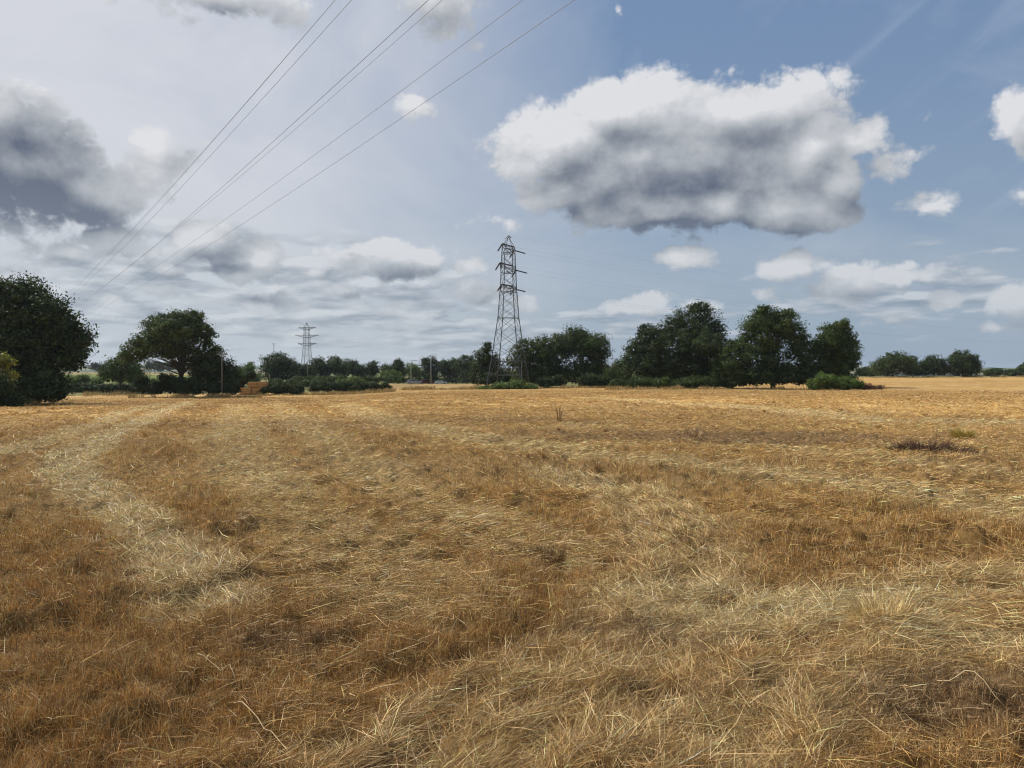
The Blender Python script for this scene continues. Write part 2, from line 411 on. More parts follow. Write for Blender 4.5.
tuft('grass_tuft', 'pale straw coloured tuft in front of the flattened straw on the near side', 'grass tuft', 884, 626, 260, .15, .27, .35, (.58, .42, .19), S, .0045, group=gt, seed=3)
tuft('grass_tuft', 'short olive brown tuft leaning beside flattened straw', 'grass tuft', 706, 549, 300, .17, .16, .5, (.27, .17, .06), S, .006, group=gt, seed=4)
tuft('grass_tuft', 'yellowish round tuft behind the dark dead weeds', 'grass tuft', 963, 437, 350, .22, .30, .5, (.36, .27, .06), S, .012, group=gt, seed=5)
tuft('dead_weed', 'tall thin brown weed standing alone in front of the big pylon', 'weed', 559, 425, 20, .06, .85, .06, (.30, .19, .085), S, .028, group='lone weeds in the stubble', seed=6)
tuft('dead_weed', 'thin spiky weed below the right hand edge of the flowerless far trees', 'weed', 692, 437, 24, .2, .4, .35, (.3, .19, .085), S, .025, group='lone weeds in the stubble', seed=7)
tuft('dead_weed_patch', 'peaked patch of dark reddish dead weeds', 'weed patch', 922, 450, 900, .40, .42, .6, (1.2, 1.2, 1.2), M['weed'], .010, 1.5, group='dark dead weed patches', seed=8)
tuft('dead_weed_patch', 'low flat patch of dark reddish dead weeds', 'weed patch', 950, 453, 650, .45, .22, .9, (.95, .95, .95), M['weed'], .010, 1.6, group='dark dead weed patches', seed=9)
def stalk(px0, py0, px1, py1, label, r=.0024, lift=.035, bend=.05):
    (x0, y0), (x1, y1) = pix2g(px0, py0), pix2g(px1, py1); m = MB()
    pts = []
    for t in np.linspace(0, 1, 9):
        x = x0+(x1-x0)*t; y = y0+(y1-y0)*t+bend*math.sin(t*math.pi)
        pts.append((x, y, float(gz(np.array([x]), np.array([y]))[0])+.05+lift*math.sin(math.pi*min(1, t*1.1))))
    m.tube(pts, list(np.linspace(r, r*.5, 9)), 5)
    o = m.build('dry_stalk', simple('pale_stalk', (.50, .37, .19), .6), None, True)
    tag(o, label, 'stalk', 'long dry stalks lying on the straw')
stalk(232, 712, 290, 766, 'long pale bent stalk lying near the bottom edge of the field')
stalk(196, 668, 236, 688, 'pale forked stalk lying behind the longest bent behind the longest bent stalk', .0022)
stalk(940, 690, 1010, 712, 'pale thick stalk beside the dark bare patch', .004, .03)

# ------------------------------------------------------------------ foliage
def leaf_cloud(ells, n_leaf, size, seed, bough=None, core=.22, flat=.7):
    """ells: (cx,cy,cz,rx,ry,rz). Leaf-sized faces gathered in boughs round the shell of each ellipsoid."""
    g = np.random.default_rng(seed); E = np.array(ells, float)
    area = (E[:, 3]*E[:, 5])**1.0; wt = area/area.sum()
    Vs = []; Cs = []
    for e, w in zip(E, wt):
        n = int(n_leaf*w)+30
        rm = (e[3]*e[4]*e[5])**(1/3.); rb = bough*min(1, rm/bough*.5) if bough else rm*.28
        nb = max(8, int(5.2*(rm/rb)**2))
        u = g.normal(size=(nb, 3)); u /= np.linalg.norm(u, axis=1)[:, None]; u[:, 2] = np.where(u[:, 2] < -.75, -u[:, 2], u[:, 2])
        rad = g.uniform(.60, 1.0, nb)
        bc = e[:3]+u*e[3:6]*rad[:, None]
        br = rb*g.uniform(.6, 1.35, nb); bt = g.lognormal(0, .22, nb); bh = g.normal(0, .10, nb)
        nl = int(n*(1-core)); bi = g.integers(0, nb, nl)
        off = g.normal(size=(nl, 3)); off /= np.linalg.norm(off, axis=1)[:, None]
        off *= (g.random(nl)**.45)[:, None]; off[:, 2] *= flat
        p = bc[bi]+off*br[bi][:, None]
        nc = n-nl
        q = g.normal(size=(nc, 3)); q /= np.linalg.norm(q, axis=1)[:, None]
        q = e[:3]+q*e[3:6]*(.78*g.random(nc)**.5)[:, None]
        pos = np.concatenate([p, q]); k = len(pos)
        tint = np.concatenate([bt[bi], np.full(nc, .8)])*g.lognormal(0, .25, k); hue = np.concatenate([bh[bi], np.zeros(nc)])
        nr = np.concatenate([off/np.maximum(.2, np.linalg.norm(off, axis=1))[:, None]+.5*u[bi], g.normal(size=(nc, 3))])+g.normal(0, .75, (k, 3)); nr[:, 2] += .25
        nr /= np.linalg.norm(nr, axis=1)[:, None]
        a = np.cross(nr, g.normal(size=(k, 3))); a /= np.linalg.norm(a, axis=1)[:, None]; b = np.cross(nr, a)
        s = size*g.uniform(.55, 1.25, k); s[nl:] *= 2.1
        a *= s[:, None]*.62; b *= s[:, None]*.40
        Vs.append(np.stack([pos-a, pos-b+a*.1, pos+a, pos+b+a*.1], 1).reshape(-1, 3))
        c = np.stack([tint*(1+hue+g.normal(0, .06, k)), tint, tint*(1-hue)], 1)
        Cs.append(np.repeat(np.clip(c, .2, 2.4), 4, axis=0))
    return np.concatenate(Vs), np.concatenate(Cs)
def leaf_obj(name, ells, n, size, seed, mat, parent=None, loc=(0, 0, 0), **kw):
    V, C = leaf_cloud(ells, n, size, seed, **kw); k = len(V)//4
    me = np_mesh(name, V, np.arange(4*k), np.full(k, 4), C, mat)
    o = bpy.data.objects.new(name, me); o.location = loc
    return link(o, parent)

def ells_from(D, base, blobs, depth=1.0, seed=0):
    """blobs (px, py, half width px, half height px) at distance D -> ellipsoids relative to base"""
    g = random.Random(seed); out = []; s = D/F
    for i, b in enumerate(blobs):
        c = P(b[0], b[1], D); dy = (b[4] if len(b) > 4 else g.uniform(-.5, .5))*depth
        rx, rz = b[2]*s, b[3]*s
        ry = (rx*.75+rz*.35)
        out.append((c[0]-base[0], c[1]-base[1]+dy*rx, c[2]-base[2], rx*1.04, ry, rz*1.04))
    return out
def tree(name, label, D, trunk_px, blobs, n, size=.24, mat='leaf', group=None, seed=1, trunk_r=.3, limbs=True, bough=1.0, cat='tree', gap=None, depth=1.0, core=.22, flat=.7, extra=True):
    base = G(trunk_px, D); t = empty(name, base); tag(t, label, cat, group)
    E = ells_from(D, base, blobs, depth, seed)
    if extra:   # the crown has as much depth as width: a rear and a front lobe
        e = max(E, key=lambda q: q[3]*q[5])
        E.append((e[0]*.8, e[1]+e[4]*.7, e[2]*.96, e[3]*.75, e[4]*.6, e[5]*.8)); E.append((e[0]+e[3]*.2, e[1]-e[4]*.7, e[2]*.92, e[3]*.6, e[4]*.5, e[5]*.7))
    leaf_obj('crown', E, n, size, seed+50, M[mat], t, bough=bough, core=core, flat=flat)
    g = random.Random(seed); m = MB()
    top = max(e[2] for e in E); fork = top*.42
    m.tube([(0, 0, -.3), (.02, 0, fork*.3), (g.uniform(-.2, .2), 0, fork*.7), (g.uniform(-.3, .3), 0, fork), (g.uniform(-.5, .5), .2, top*.95)],
           [trunk_r*1.3, trunk_r*.9, trunk_r*.75, trunk_r*.6, trunk_r*.1], 8)
    if limbs:
        for e in E:
            for _ in range(3):
                q = (e[0]+g.uniform(-.6, .6)*e[3], e[1]+g.uniform(-.5, .5)*e[4], e[2]+g.uniform(-.1, .7)*e[5])
                f = fork*g.uniform(.6, 1.0)
                mid = ((q[0])*.45, q[1]*.45, f+(q[2]-f)*.38)
                m.tube([(0, 0, f*.9), mid, q], [trunk_r*.24, trunk_r*.15, trunk_r*.04], 6)
    m.build('trunk', M['bark'], t, True)
    return t
def shrub(name, label, D, px0, blobs, n, size=.18, mat='leaf', group=None, seed=1, cat='bush', bough=.6, depth=1.0, flat=.8):
    base = G(px0, D); E = ells_from(D, base, blobs, depth, seed)
    o = leaf_obj(name, E, n, size, seed+90, M[mat], None, base, bough=bough, core=.35, flat=flat)
    tag(o, label, cat, group); return o

EDGE = 'trees along the edge of the field'
tree('oak_tree', 'massive dark oak at the left edge of the field, tallest of all', 78, 10,
     [(78,340,14,14),(20,345,60,30),(-30,315,50,38),(15,315,40,40),(48,322,30,30),(68,335,22,22),(75,358,17,17),(30,352,45,30),(-20,360,50,40),(20,296,26,18),(40,380,34,22),(-10,390,50,20),(60,318,14,14)],
     60000, .22, 'leafd', EDGE, 11, .45, bough=1.0)
shrub('field_bush', 'dense black green bush under the massive dark oak', 74, 20, [(15,392,32,16),(45,388,26,18),(-20,390,34,20),(58,392,12,13)], 12000, .16, 'leafd', 'bushes under the oaks', 12)
shrub('gold_shrub', 'yellow green shrub standing in front of the massive dark oak', 66, 2, [(3,363,13,8),(-12,366,16,10),(-4,375,16,8)], 4500, .14, 'leafy', None, 13)
tree('oak_tree', 'broad spreading oak with an open crown beside a utility pole', 110, 182,
     [(180,328,30,16),(150,340,20,14),(200,335,17,14),(138,352,14,13),(165,348,22,14),(205,352,14,12),(125,358,8,7),(190,318,16,7),(178,350,20,12)],
     26000, .23, 'leaf', EDGE, 21, .42, bough=.85, core=.12, depth=1.4)
tree('hawthorn_tree', 'low rounded dark tree close against the broad spreading oak', 112, 214,
     [(195,362,16,10),(212,368,20,16),(225,374,16,16),(198,374,16,15),(235,378,10,12)], 13000, .2, 'leafd', EDGE, 22, .18)
shrub('bramble_bush', 'ragged dark bramble thicket below the broad spreading oak', 109, 175,
     [(140,385,9,10),(155,388,12,8),(175,386,14,10),(195,387,14,9),(215,388,14,8),(232,389,9,7),(165,379,8,6)], 14000, .18, 'leafd', 'bushes under the oaks', 23)
tree('round_tree', 'mid green rounded tree between the massive oak and the spreading oak', 128, 120,
     [(119,369,21,15),(108,374,14,11),(132,372,14,13),(122,360,12,8)], 11000, .22, 'leaf', EDGE, 24, .2)
shrub('clipped_hedge', 'long low dark hedge behind the stubble near the massive oak', 134, 108,
     [(x, 389, 9, 5.5, 0) for x in range(66, 152, 9)], 13000, .18, 'leafd', 'low hedges behind the field', 25, 'hedge', depth=0)
shrub('meadow_hedge', 'pale green overgrown hedge behind the long low dark hedge', 150, 100,
     [(70,381,10,5),(84,380,10,5),(98,382,8,4),(76,385,10,4),(140,380,12,6)], 8000, .2, 'leafb', 'low hedges behind the field', 26, 'hedge')

shrub('field_bush', 'dark bush in front of the yellow green shrub', 64, 0, [(-2,388,20,14),(-24,390,20,18),(0,402,24,9)], 9000, .14, 'leafd', 'bushes under the oaks', 14)
# the wood behind the hedges
WOOD = 'trees in the belt behind the hedges'
wood = [ # label, D, trunk px, blobs, mat
 ('dark tree just behind the utility pole by the spreading oak', 190, 240, [(238,374,11,9),(246,377,8,7),(230,371,8,8)], 'leafd', 3500),
 ('light green young tree in the gap before the rounded wood', 185, 249, [(249,370,7,8),(251,378,9,7)], 'leafb', 2600),
 ('rounded domed tree at the foot of the thin mast', 205, 279, [(279,364,15,12),(268,366,10,10),(290,368,12,11),(278,376,22,8)], 'leafd', 8000),
 ('low dark tree right in front of the far pylon', 210, 304, [(302,371,10,8),(310,374,9,8)], 'leafd', 3500),
 ('dark round tree just past the far pylon', 215, 318, [(317,366,10,9),(324,371,10,9)], 'leafd', 3800),
 ('slightly taller tree second past the far pylon', 220, 334, [(334,365,10,9),(342,371,10,9)], 'leaf', 3800),
 ('flat topped dark tree in the belt over the bright hedge', 225, 352, [(350,368,11,9),(360,372,11,8)], 'leafd', 3800),
 ('pointed dark tree in the low part of the belt', 235, 374, [(373,369,7,9),(368,374,9,7)], 'leafd', 2800),
 ('small mid green tree in the low part of the belt', 240, 388, [(387,371,9,7),(395,372,9,7)], 'leaf', 2800),
 ('rounded light green bushy tree at the end of the hedge', 200, 387, [(386,376,8,5),(395,375,8,5)], 'leafb', 2600),
 ('taller tree before the two grey lamp posts', 230, 398, [(397,366,7,8),(400,373,8,7)], 'leafd', 3000),
 ('pale leafed tree behind the first grey lamp post', 245, 413, [(411,370,10,7),(417,374,9,6)], 'leafb', 3000),
 ('twin topped dark tree behind the second grey lamp post', 240, 428, [(426,364,6,8),(432,365,7,9),(430,374,11,7)], 'leafd', 4200),
 ('dark tree directly behind the parked cars', 245, 444, [(443,367,9,8),(448,374,9,7)], 'leafd', 3600),
 ('leafy green tree behind the white parked van', 245, 456, [(455,366,9,8),(460,374,9,7)], 'leaf', 3600),
 ('dark tree leaning towards the spruce', 230, 467, [(464,364,7,9),(471,366,8,10),(468,376,10,7)], 'leafd', 4200),
]
for i, (lb, D, tp, bl, mt, n) in enumerate(wood):
    tree('woodland_tree', lb, D, tp, bl, n, .34, mt, WOOD, 100+i, .16, limbs=False, bough=1.1, depth=.6)
# left background trees and far ones beyond the meadow
for i, (lb, D, tp, bl) in enumerate([
    ('distant blue green tree over the meadow seen under the spreading oak', 540, 155, [(152,366,10,5),(162,367,9,5)]),
    ('distant tree beside the meadow left of the oak trunk', 560, 172, [(172,366,10,5)]),
    ('distant tree far over the meadow past the massive oak', 560, 98, [(96,367,7,4),(103,368,8,4)])]):
    tree('woodland_tree', lb, D, tp, bl, 1500, .9, 'leafd', 'far trees over the meadow', 140+i, .3, limbs=False, bough=1.8)

tree('spruce_tree', 'pointed dark tree standing close behind the big pylon', 140, 486,
     [(487,349,6,8),(485,358,10,9),(483,370,14,11),(492,364,12,12),(488,378,18,9),(478,378,10,8)], 14000, .2, 'leafd', EDGE, 31, .2)
tree('ash_tree', 'light green lower tree between the big pylon and the domed tree', 143, 528,
     [(527,352,15,14),(518,362,16,14),(538,358,15,15),(530,375,22,12),(544,347,12,12),(548,362,14,14)], 17000, .22, 'leaf', EDGE, 32, .25)
tree('oak_tree', 'domed green oak in the group beside the big pylon', 145, 580,
     [(580,377,26,9),(555,375,12,9),(560,345,15,12),(600,346,12,12),(583,345,22,16),(563,350,18,16),(598,354,14,15),(575,334,14,8),(585,368,24,13),(558,368,14,12),(603,370,10,10)], 24000, .23, 'leaf', EDGE, 33, .3)
tree('hazel_tree', 'low loose grey green tree filling the dip after the domed oak', 138, 622,
     [(622,370,13,12),(614,378,12,9),(632,376,12,11)], 9000, .2, 'leaf', EDGE, 34, .15)
tree('ash_tree', 'dark sloping tree leaning on the tallest tree of the middle group', 128, 648,
     [(645,365,22,16),(648,342,17,17),(635,354,14,14),(655,360,20,16),(640,372,20,14),(645,330,8,7),(660,375,18,12)], 20000, .22, 'leafd', EDGE, 35, .28)
tree('oak_tree', 'tallest darkest oak in the middle group with a flat top', 126, 694,
     [(697,370,26,14),(670,372,16,12),(697,322,27,17),(677,333,20,18),(660,345,18,18),(714,335,18,17),(694,345,30,18),(680,362,24,16),(706,364,22,16),(700,308,14,7),(690,378,24,10)], 34000, .22, 'leafd', EDGE, 36, .4)
tree('hawthorn_tree', 'lower rounded green tree in front of the tallest dark oak', 118, 732,
     [(735,350,15,13),(748,356,12,13),(725,366,16,14),(742,370,14,12),(730,378,20,9)], 13000, .2, 'leaf', EDGE, 37, .2)
tree('oak_tree', 'broad oak with gaps of sky low in its crown', 120, 773,
     [(770,352,14,12),(795,354,14,10),(770,322,25,13),(755,332,16,14),(790,334,20,14),(800,345,12,10),(765,346,22,11),(762,312,10,6),(783,316,13,7),(745,342,8,8)], 22000, .22, 'leaf', EDGE, 38, .36, core=.14)
shrub('field_bush', 'dark undergrowth at the foot of the broad oak with gaps', 117, 770,
     [(755,376,18,11),(775,377,18,11),(795,376,18,11),(812,377,14,10),(768,364,14,10),(806,366,12,10),(818,370,12,9),(738,380,14,8),(785,368,9,7)], 17000, .19, 'leafd', 'bushes along the field edge', 39)
tree('ash_tree', 'upright round headed tree at the end of the middle group', 121, 838,
     [(838,377,18,8),(839,334,18,13),(826,344,15,13),(815,352,10,12),(850,345,14,13),(838,355,22,12),(840,326,10,6),(830,367,20,10),(850,366,12,8)], 20000, .22, 'leaf', EDGE, 40, .3)
shrub('bright_bush', 'bright green sunlit bush at the end of the middle group', 109, 834,
     [(826,382,13,8),(843,384,13,7),(856,385,8,5),(815,385,8,6)], 10000, .15, 'leafb', 'bushes along the field edge', 41)
shrub('dead_bracken', 'low reddish brown bracken beside the bright green bush', 110, 868, [(866,387,8,3),(874,388,8,2.4)], 1500, .14, 'weed', None, 42, 'bracken')
shrub('field_bush', 'grey green scrub at the foot of the tallest dark oak', 119, 690, [(640,383,16,6),(665,383,14,6),(690,383,16,6),(712,383,12,6),(618,384,10,5),(728,384,9,5)], 12000, .18, 'leaf', 'bushes along the field edge', 43)
shrub('field_bush', 'dark scrub under the domed green oak', 136, 575, [(556,381,10,6),(590,381,14,7),(605,382,10,6),(545,383,10,5)], 8000, .18, 'leafd', 'bushes along the field edge', 44)
shrub('bramble_bush', 'low green brambles round the feet of the big pylon', 127, 510, [(500,387,13,4.5),(517,386,13,5.5),(530,388,9,4),(486,389,9,2.5)], 6500, .18, 'leafb', None, 45)

BK = 'dark bushes behind the trees of the middle group'
for i, (px, w, h, lb) in enumerate(((548, 20, 9, 'dark bush behind the light green tree by the pylon'), (600, 24, 11, 'dark bush behind the domed oak and the loose low tree'), (655, 26, 12, 'dark bush behind the sloping tree'),
      (715, 26, 12, 'dark bush behind the lower rounded tree'), (765, 26, 9, 'dark bush behind the broad oak with sky gaps'), (815, 24, 8, 'dark bush between the broad oak and the round headed tree'), (498, 18, 8, 'dark bush behind the feet of the big pylon'))):
    shrub('background_bush', lb, 165, px, [(px, 381-h*.6, w, h), (px-w*.6, 382-h*.5, w*.6, h*.8), (px+w*.6, 382-h*.5, w*.6, h*.8)], 7000, .24, 'leafd', BK, 300+i)
# right hand distant clump
CL = 'distant clump at the far edge of the field'
tree('woodland_tree', 'broad green topped tree at the near end of the distant clump', 225, 893, [(893,361,17,10),(882,368,13,9),(905,367,12,10),(890,371,22,7)], 9000, .3, 'leaf', CL, 51, .25, bough=1.1)
tree('woodland_tree', 'small brownish tree second in the distant clump', 228, 913, [(914,363,6,9),(912,371,10,6)], 3500, .3, 'leafd', CL, 52, .2, bough=1.1)
tree('woodland_tree', 'middle low domed tree of the distant clump', 226, 934, [(934,364,11,9),(926,369,12,8),(940,370,12,7)], 7000, .3, 'leafd', CL, 53, .25, bough=1.1)
tree('woodland_tree', 'tall round dark tree at the far end of the distant clump', 224, 965, [(966,360,14,10),(955,365,12,10),(973,367,9,9),(964,371,18,7)], 10000, .3, 'leafd', CL, 54, .25, bough=1.1)
shrub('boundary_hedge', 'low green hedge running on past the distant clump', 300, 1005, [(988,373,8,3.5),(998,372,8,4.5),(1010,373,9,4),(1024,372,9,5),(1040,371,10,6),(1058,371,10,6)], 9000, .4, 'leaf', None, 55, 'hedge')
tree('woodland_tree', 'lone dark tree behind the boundary hedge at the edge of view', 420, 1026, [(1028,367,6,5)], 1500, .5, 'leafd', CL, 56, .25, bough=1.1)
shrub('boundary_hedge', 'dark hedge between the bright bush and the distant clump', 240, 868, [(862,372,9,5),(874,373,8,4)], 3000, .3, 'leafd', None, 57, 'hedge')

# hedges in front of the belt
HD = 'low hedges behind the field'
shrub('field_hedge', 'dark clipped hedge section next to the straw bales', 121, 285, [(272,389,9,5),(283,389,10,6),(296,390,9,5.5),(264,391,6,4)], 6500, .17, 'leafd', HD, 61, 'hedge')
shrub('field_hedge', 'second dark hedge section after a small gap with dry weeds', 124, 325, [(316,387,8,6),(328,387,9,6),(338,388,7,5)], 6000, .17, 'leafd', HD, 62, 'hedge')
shrub('field_hedge', 'long dark hedge section ending at the pale straw strip', 125, 365, [(348,388,9,6.5),(360,388,10,6.5),(373,388,10,6),(385,388,7,5.5)], 8500, .17, 'leafd', HD, 63, 'hedge')
shrub('field_hedge', 'bright yellow green hedge top behind the dark hedge sections', 136, 352, [(343,383,8,3.5),(353,382,9,4),(362,383,7,3)], 4500, .17, 'leafb', HD, 64, 'hedge')
shrub('field_hedge', 'olive green hedge above the dark section by the bales', 136, 290, [(276,383,9,3.5),(292,383,10,3.5),(306,384,9,3.5),(320,382,10,3.5)], 5500, .19, 'leaf', HD, 65, 'hedge')
shrub('field_hedge', 'hedge further back with pale flowering tops', 165, 345, [(x, 379.5, 8, 3.2) for x in range(300, 400, 11)], 7500, .22, 'leaf', HD, 66, 'hedge')
shrub('field_hedge', 'far dark hedge running behind the parked cars', 275, 440, [(x, 380.5, 8, 3.0) for x in range(392, 490, 9)], 7500, .32, 'leafd', HD, 67, 'hedge')
shrub('field_bush', 'small green bush between the straw bales and the oak brambles', 122, 243, [(241,380,7,6),(236,386,8,6),(250,376,6,4)], 4500, .18, 'leafd', 'bushes under the oaks', 68)

# ------------------------------------------------------------------ pylons
def pylon(name, label, loc, yaw, H=25.9, thick=1.0, group=None, strings=None):
    k = H/25.9; t = empty(name, loc, yaw); tag(t, label, 'pylon', group)
    A = .055*thick
    # half width of the square body against height
    hs = [0, 4.6, 11.9, 17.2, 20.6, 23.9]; ws = [3.05, 2.35, 1.45, 1.12, 1.0, .88]
    hw = lambda z: float(np.interp(z, hs, ws))
    C4 = [(-1, -1), (1, -1), (1, 1), (-1, 1)]
    pt = lambda z, c: (c[0]*hw(z)*k, c[1]*hw(z)*k, z*k)
    for c in C4:
        m = MB(); m.tube([pt(z, c) for z in hs], [A*1.55, A*1.5, A*1.35, A*1.2, A*1.1, A*1.1], 4); m.build('leg', M['steel'], t)
    m = MB()
    lv = [0, 2.2, 4.6, 7.0, 9.5, 11.9, 13.7, 15.5, 17.2, 18.9, 20.6, 22.25, 23.9]
    for a, b in zip(lv[:-1], lv[1:]):
        for i in range(4):
            c, d = C4[i], C4[(i+1) % 4]
            if b <= 4.6:
                p, q = pt(4.6, c), pt(4.6, d); mid = tuple((u+v)/2 for u, v in zip(p, q))
                if a == 0: m.tube([pt(0, c), mid], A*.7, 4); m.tube([pt(0, d), mid], A*.7, 4)
                else:
                    e = pt(2.2, c); f = pt(2.2, d); m.tube([e, f], A*.55, 4)
            else:
                m.tube([pt(a, c), pt(b, d)], A*.62, 4); m.tube([pt(a, d), pt(b, c)], A*.62, 4)
    for z in (4.6, 11.9, 17.2, 20.6, 23.9, 16.3, 19.6, 22.9):
        for i in range(4): m.tube([pt(z, C4[i]), pt(z, C4[(i+1) % 4])], A*.75, 4)
    m.build('lattice_bracing', M['steel'], t)
    m = MB(); w = .88
    for c in C4: m.tube([(c[0]*w*k, c[1]*w*k, 23.9*k), (0, 0, 25.7*k)], A*.9, 4)
    m.tube([(-.7*k, 0, 25.45*k), (0, 0, 25.9*k), (.45*k, 0, 25.5*k)], A*1.6, 4)
    m.build('peak', M['steel'], t)
    tips = {}
    for z, L in ((23.9, 3.7), (20.6, 5.0), (17.2, 3.9)):
        for s in (-1, 1):
            m = MB(); tip = np.array([0, s*L, z+.05]); b = hw(z-.9)
            for c in (-1, 1):
                m.tube([np.array([c*hw(z), s*hw(z), z])*k, tip*k], A*1.1, 4)
                m.tube([np.array([c*b, s*b, z-1.0])*k, tip*k], A*1.1, 4)
                for q in (.3, .6):
                    u = np.array([c*hw(z), s*hw(z), z])*(1-q)+tip*q; v = np.array([c*b, s*b, z-1.0])*(1-q)+tip*q
                    m.tube([u*k, v*k], A*.6, 4)
            for q in (.0, .35, .7):
                u = np.array([hw(z), s*hw(z), z])*(1-q)+tip*q; v = np.array([-hw(z), s*hw(z), z])*(1-q)+tip*q
                m.tube([u*k, v*k], A*.6, 4)
            m.build('cross_arm', M['steel'], t)
            cy, sy = math.cos(yaw), math.sin(yaw); q = tip*k
            tips[(z, s)] = np.array(loc)+np.array([q[0]*cy-q[1]*sy, q[0]*sy+q[1]*cy, q[2]])
    tips['top'] = np.array(loc)+np.array([0, 0, 25.85*k])
    t['_h'] = H; del t['_h']
    return t, tips, yaw
def insulator(t, tips, yaw, loc, key, target, thick=1.0, ln=1.9, droop=.32):
    p = tips[key]; d = np.array(target)-p; d[2] = 0; d /= np.linalg.norm(d); d[2] = -droop; d /= np.linalg.norm(d)
    e = p+d*ln; cy, sy = math.cos(-yaw), math.sin(-yaw)
    def loc_(q): r = q-np.array(loc); return (r[0]*cy-r[1]*sy, r[0]*sy+r[1]*cy, r[2])
    m = MB(); n = 15; pts = [loc_(p+d*ln*i/(n-1)) for i in range(n)]
    m.tube(pts, [(.03 if i in (0, n-1) else (.15 if i % 2 else .08))*thick for i in range(n)], 8)
    m.build('insulator', M['insul'], t, True)
    return e
def wire(a, b, sag, label, group, r=.012, n=28):
    a = np.array(a); b = np.array(b); m = MB(); pts = []
    for i in range(n+1):
        s = i/n; q = a+(b-a)*s; q[2] -= 4*sag*s*(1-s); pts.append(q-a)
    m.tube(pts, r, 5); o = m.build('overhead_wire', M['wire'], None, True, tuple(a)); tag(o, label, 'power line', group)

T1 = G(508.5, 131); T1 = (T1[0], T1[1], -1.13)
T2 = G(307, 357); T4 = G(1150, 330); YAW = -math.atan2(.27, .96)
p1, tip1, _ = pylon('electricity_pylon', 'tall grey lattice pylon beside the trees, seen end on', T1, YAW, 25.9, 1.0, 'lattice pylons')
T2 = (T2[0], T2[1], -4.0)
p2, tip2, _ = pylon('electricity_pylon', 'small far lattice pylon rising over the wood with arms spread', T2, R(90-6), 28.5, 1.3, 'lattice pylons')
p4, tip4, _ = pylon('electricity_pylon', 'lattice pylon where the thin right hand wires end', T4, R(-55), 26.0, 1.2, 'lattice pylons')
# tall line overhead: passes to the right of the viewpoint and runs away behind the massive oak
d = np.array([-.5543, .8323]); nn = np.array([.8323, .5543])
T3xy = 22.8*nn+400*d; T3 = (float(T3xy[0]), float(T3xy[1]), -1.5)
p3, tip3, _ = pylon('electricity_pylon', 'tall lattice pylon behind the massive dark oak', T3, math.atan2(-.5543*0+nn[1], nn[0])-math.pi/2, 35.0, 1.2, 'lattice pylons')
WL = 'thin wires strung between the pylons'
nmz = {23.9: 'top', 20.6: 'middle', 17.2: 'lowest'}
for z in (23.9, 20.6, 17.2):
    for s in (-1, 1):
        side = 'near' if s < 0 else 'rear'
        # arm tips of the far pylon: +y local points along -x for yaw 90
        e1 = insulator(p1, tip1, YAW, T1, (z, s), T2, .95, 2.3, .45); q = tip2[(z, -s if False else s)]
        e2 = insulator(p2, tip2, R(84), T2, (z, s), T1, 1.3, 1.5)
        wire(e1, e2, 7.0, f'thin wire from the {side} {nmz[z]} arm of the tall pylon to the small far pylon', WL, .0055)
        e3 = insulator(p1, tip1, YAW, T1, (z, s), T4, .9, 2.4, .14); e4 = insulator(p4, tip4, R(-55), T4, (z, s), T1, 1.2)
        wire(e3, e4, 5.0, f'thin wire from the {side} {nmz[z]} arm of the tall pylon out past the trees', WL, .0055)
wire(tip1['top'], tip2['top'], 5.0, 'thin earth wire from the peak of the tall pylon to the small far pylon', WL, .0055)
wire(tip1['top'], tip4['top'], 4.0, 'thin earth wire from the peak of the tall pylon out past the trees', WL, .0055)
OW = 'overhead wires crossing the sky'
def long_wire(s, H, label, r=.013, t0=130, k=.00012, end=None):
    m = MB(); pts = []; ts = list(np.linspace(-60, 10, 8))+list(np.linspace(16, 396, 60))
    o0 = None
    for t in ts:
        ss = s*.885
        p = ss*nn+t*d; pts.append(np.array([p[0], p[1], EYE+H+k*(t-t0)**2]))
    if end is not None:
        dz = end-pts[-1]; pts = [p+dz*float(sstep(180, 396, t)) for p, t in zip(pts, ts)]
    b = pts[0].copy(); m.tube([p-b for p in pts], r, 6)
    o = m.build('overhead_wire', M['wire'], None, True, tuple(b)); tag(o, label, 'power line', OW)
YL = 25.0
for s, H, z, sd, lb in ((20.1, 22.6, 23.9, 'L', 'second highest overhead wire, close beside the topmost wire'), (18.4, 19.5, 20.6, 'L', 'third overhead wire from the top, just below the close upper pair'),
    (19.6, 16.8, 17.2, 'L', 'fourth overhead wire, upper one of the middle pair'), (26.1, 22.2, 23.9, 'R', 'fifth overhead wire, lower one of the middle pair'),
    (27.4, 19.5, 20.6, 'R', 'second lowest overhead wire crossing the sky'), (26.2, 16.7, 17.2, 'R', 'lowest overhead wire, farthest from the upper pair')):
    key = (z, 1 if sd == 'R' else -1)
    # which arm tip lies on that side of the line
    cand = [tip3[(z, 1)], tip3[(z, -1)]]; cand.sort(key=lambda q: q[0]*nn[0]+q[1]*nn[1])
    long_wire(s, H, lb, end=cand[1] if sd == 'R' else cand[0])
long_wire(22.9, 26.0, 'topmost overhead wire crossing the sky', r=.012, end=tip3['top'])

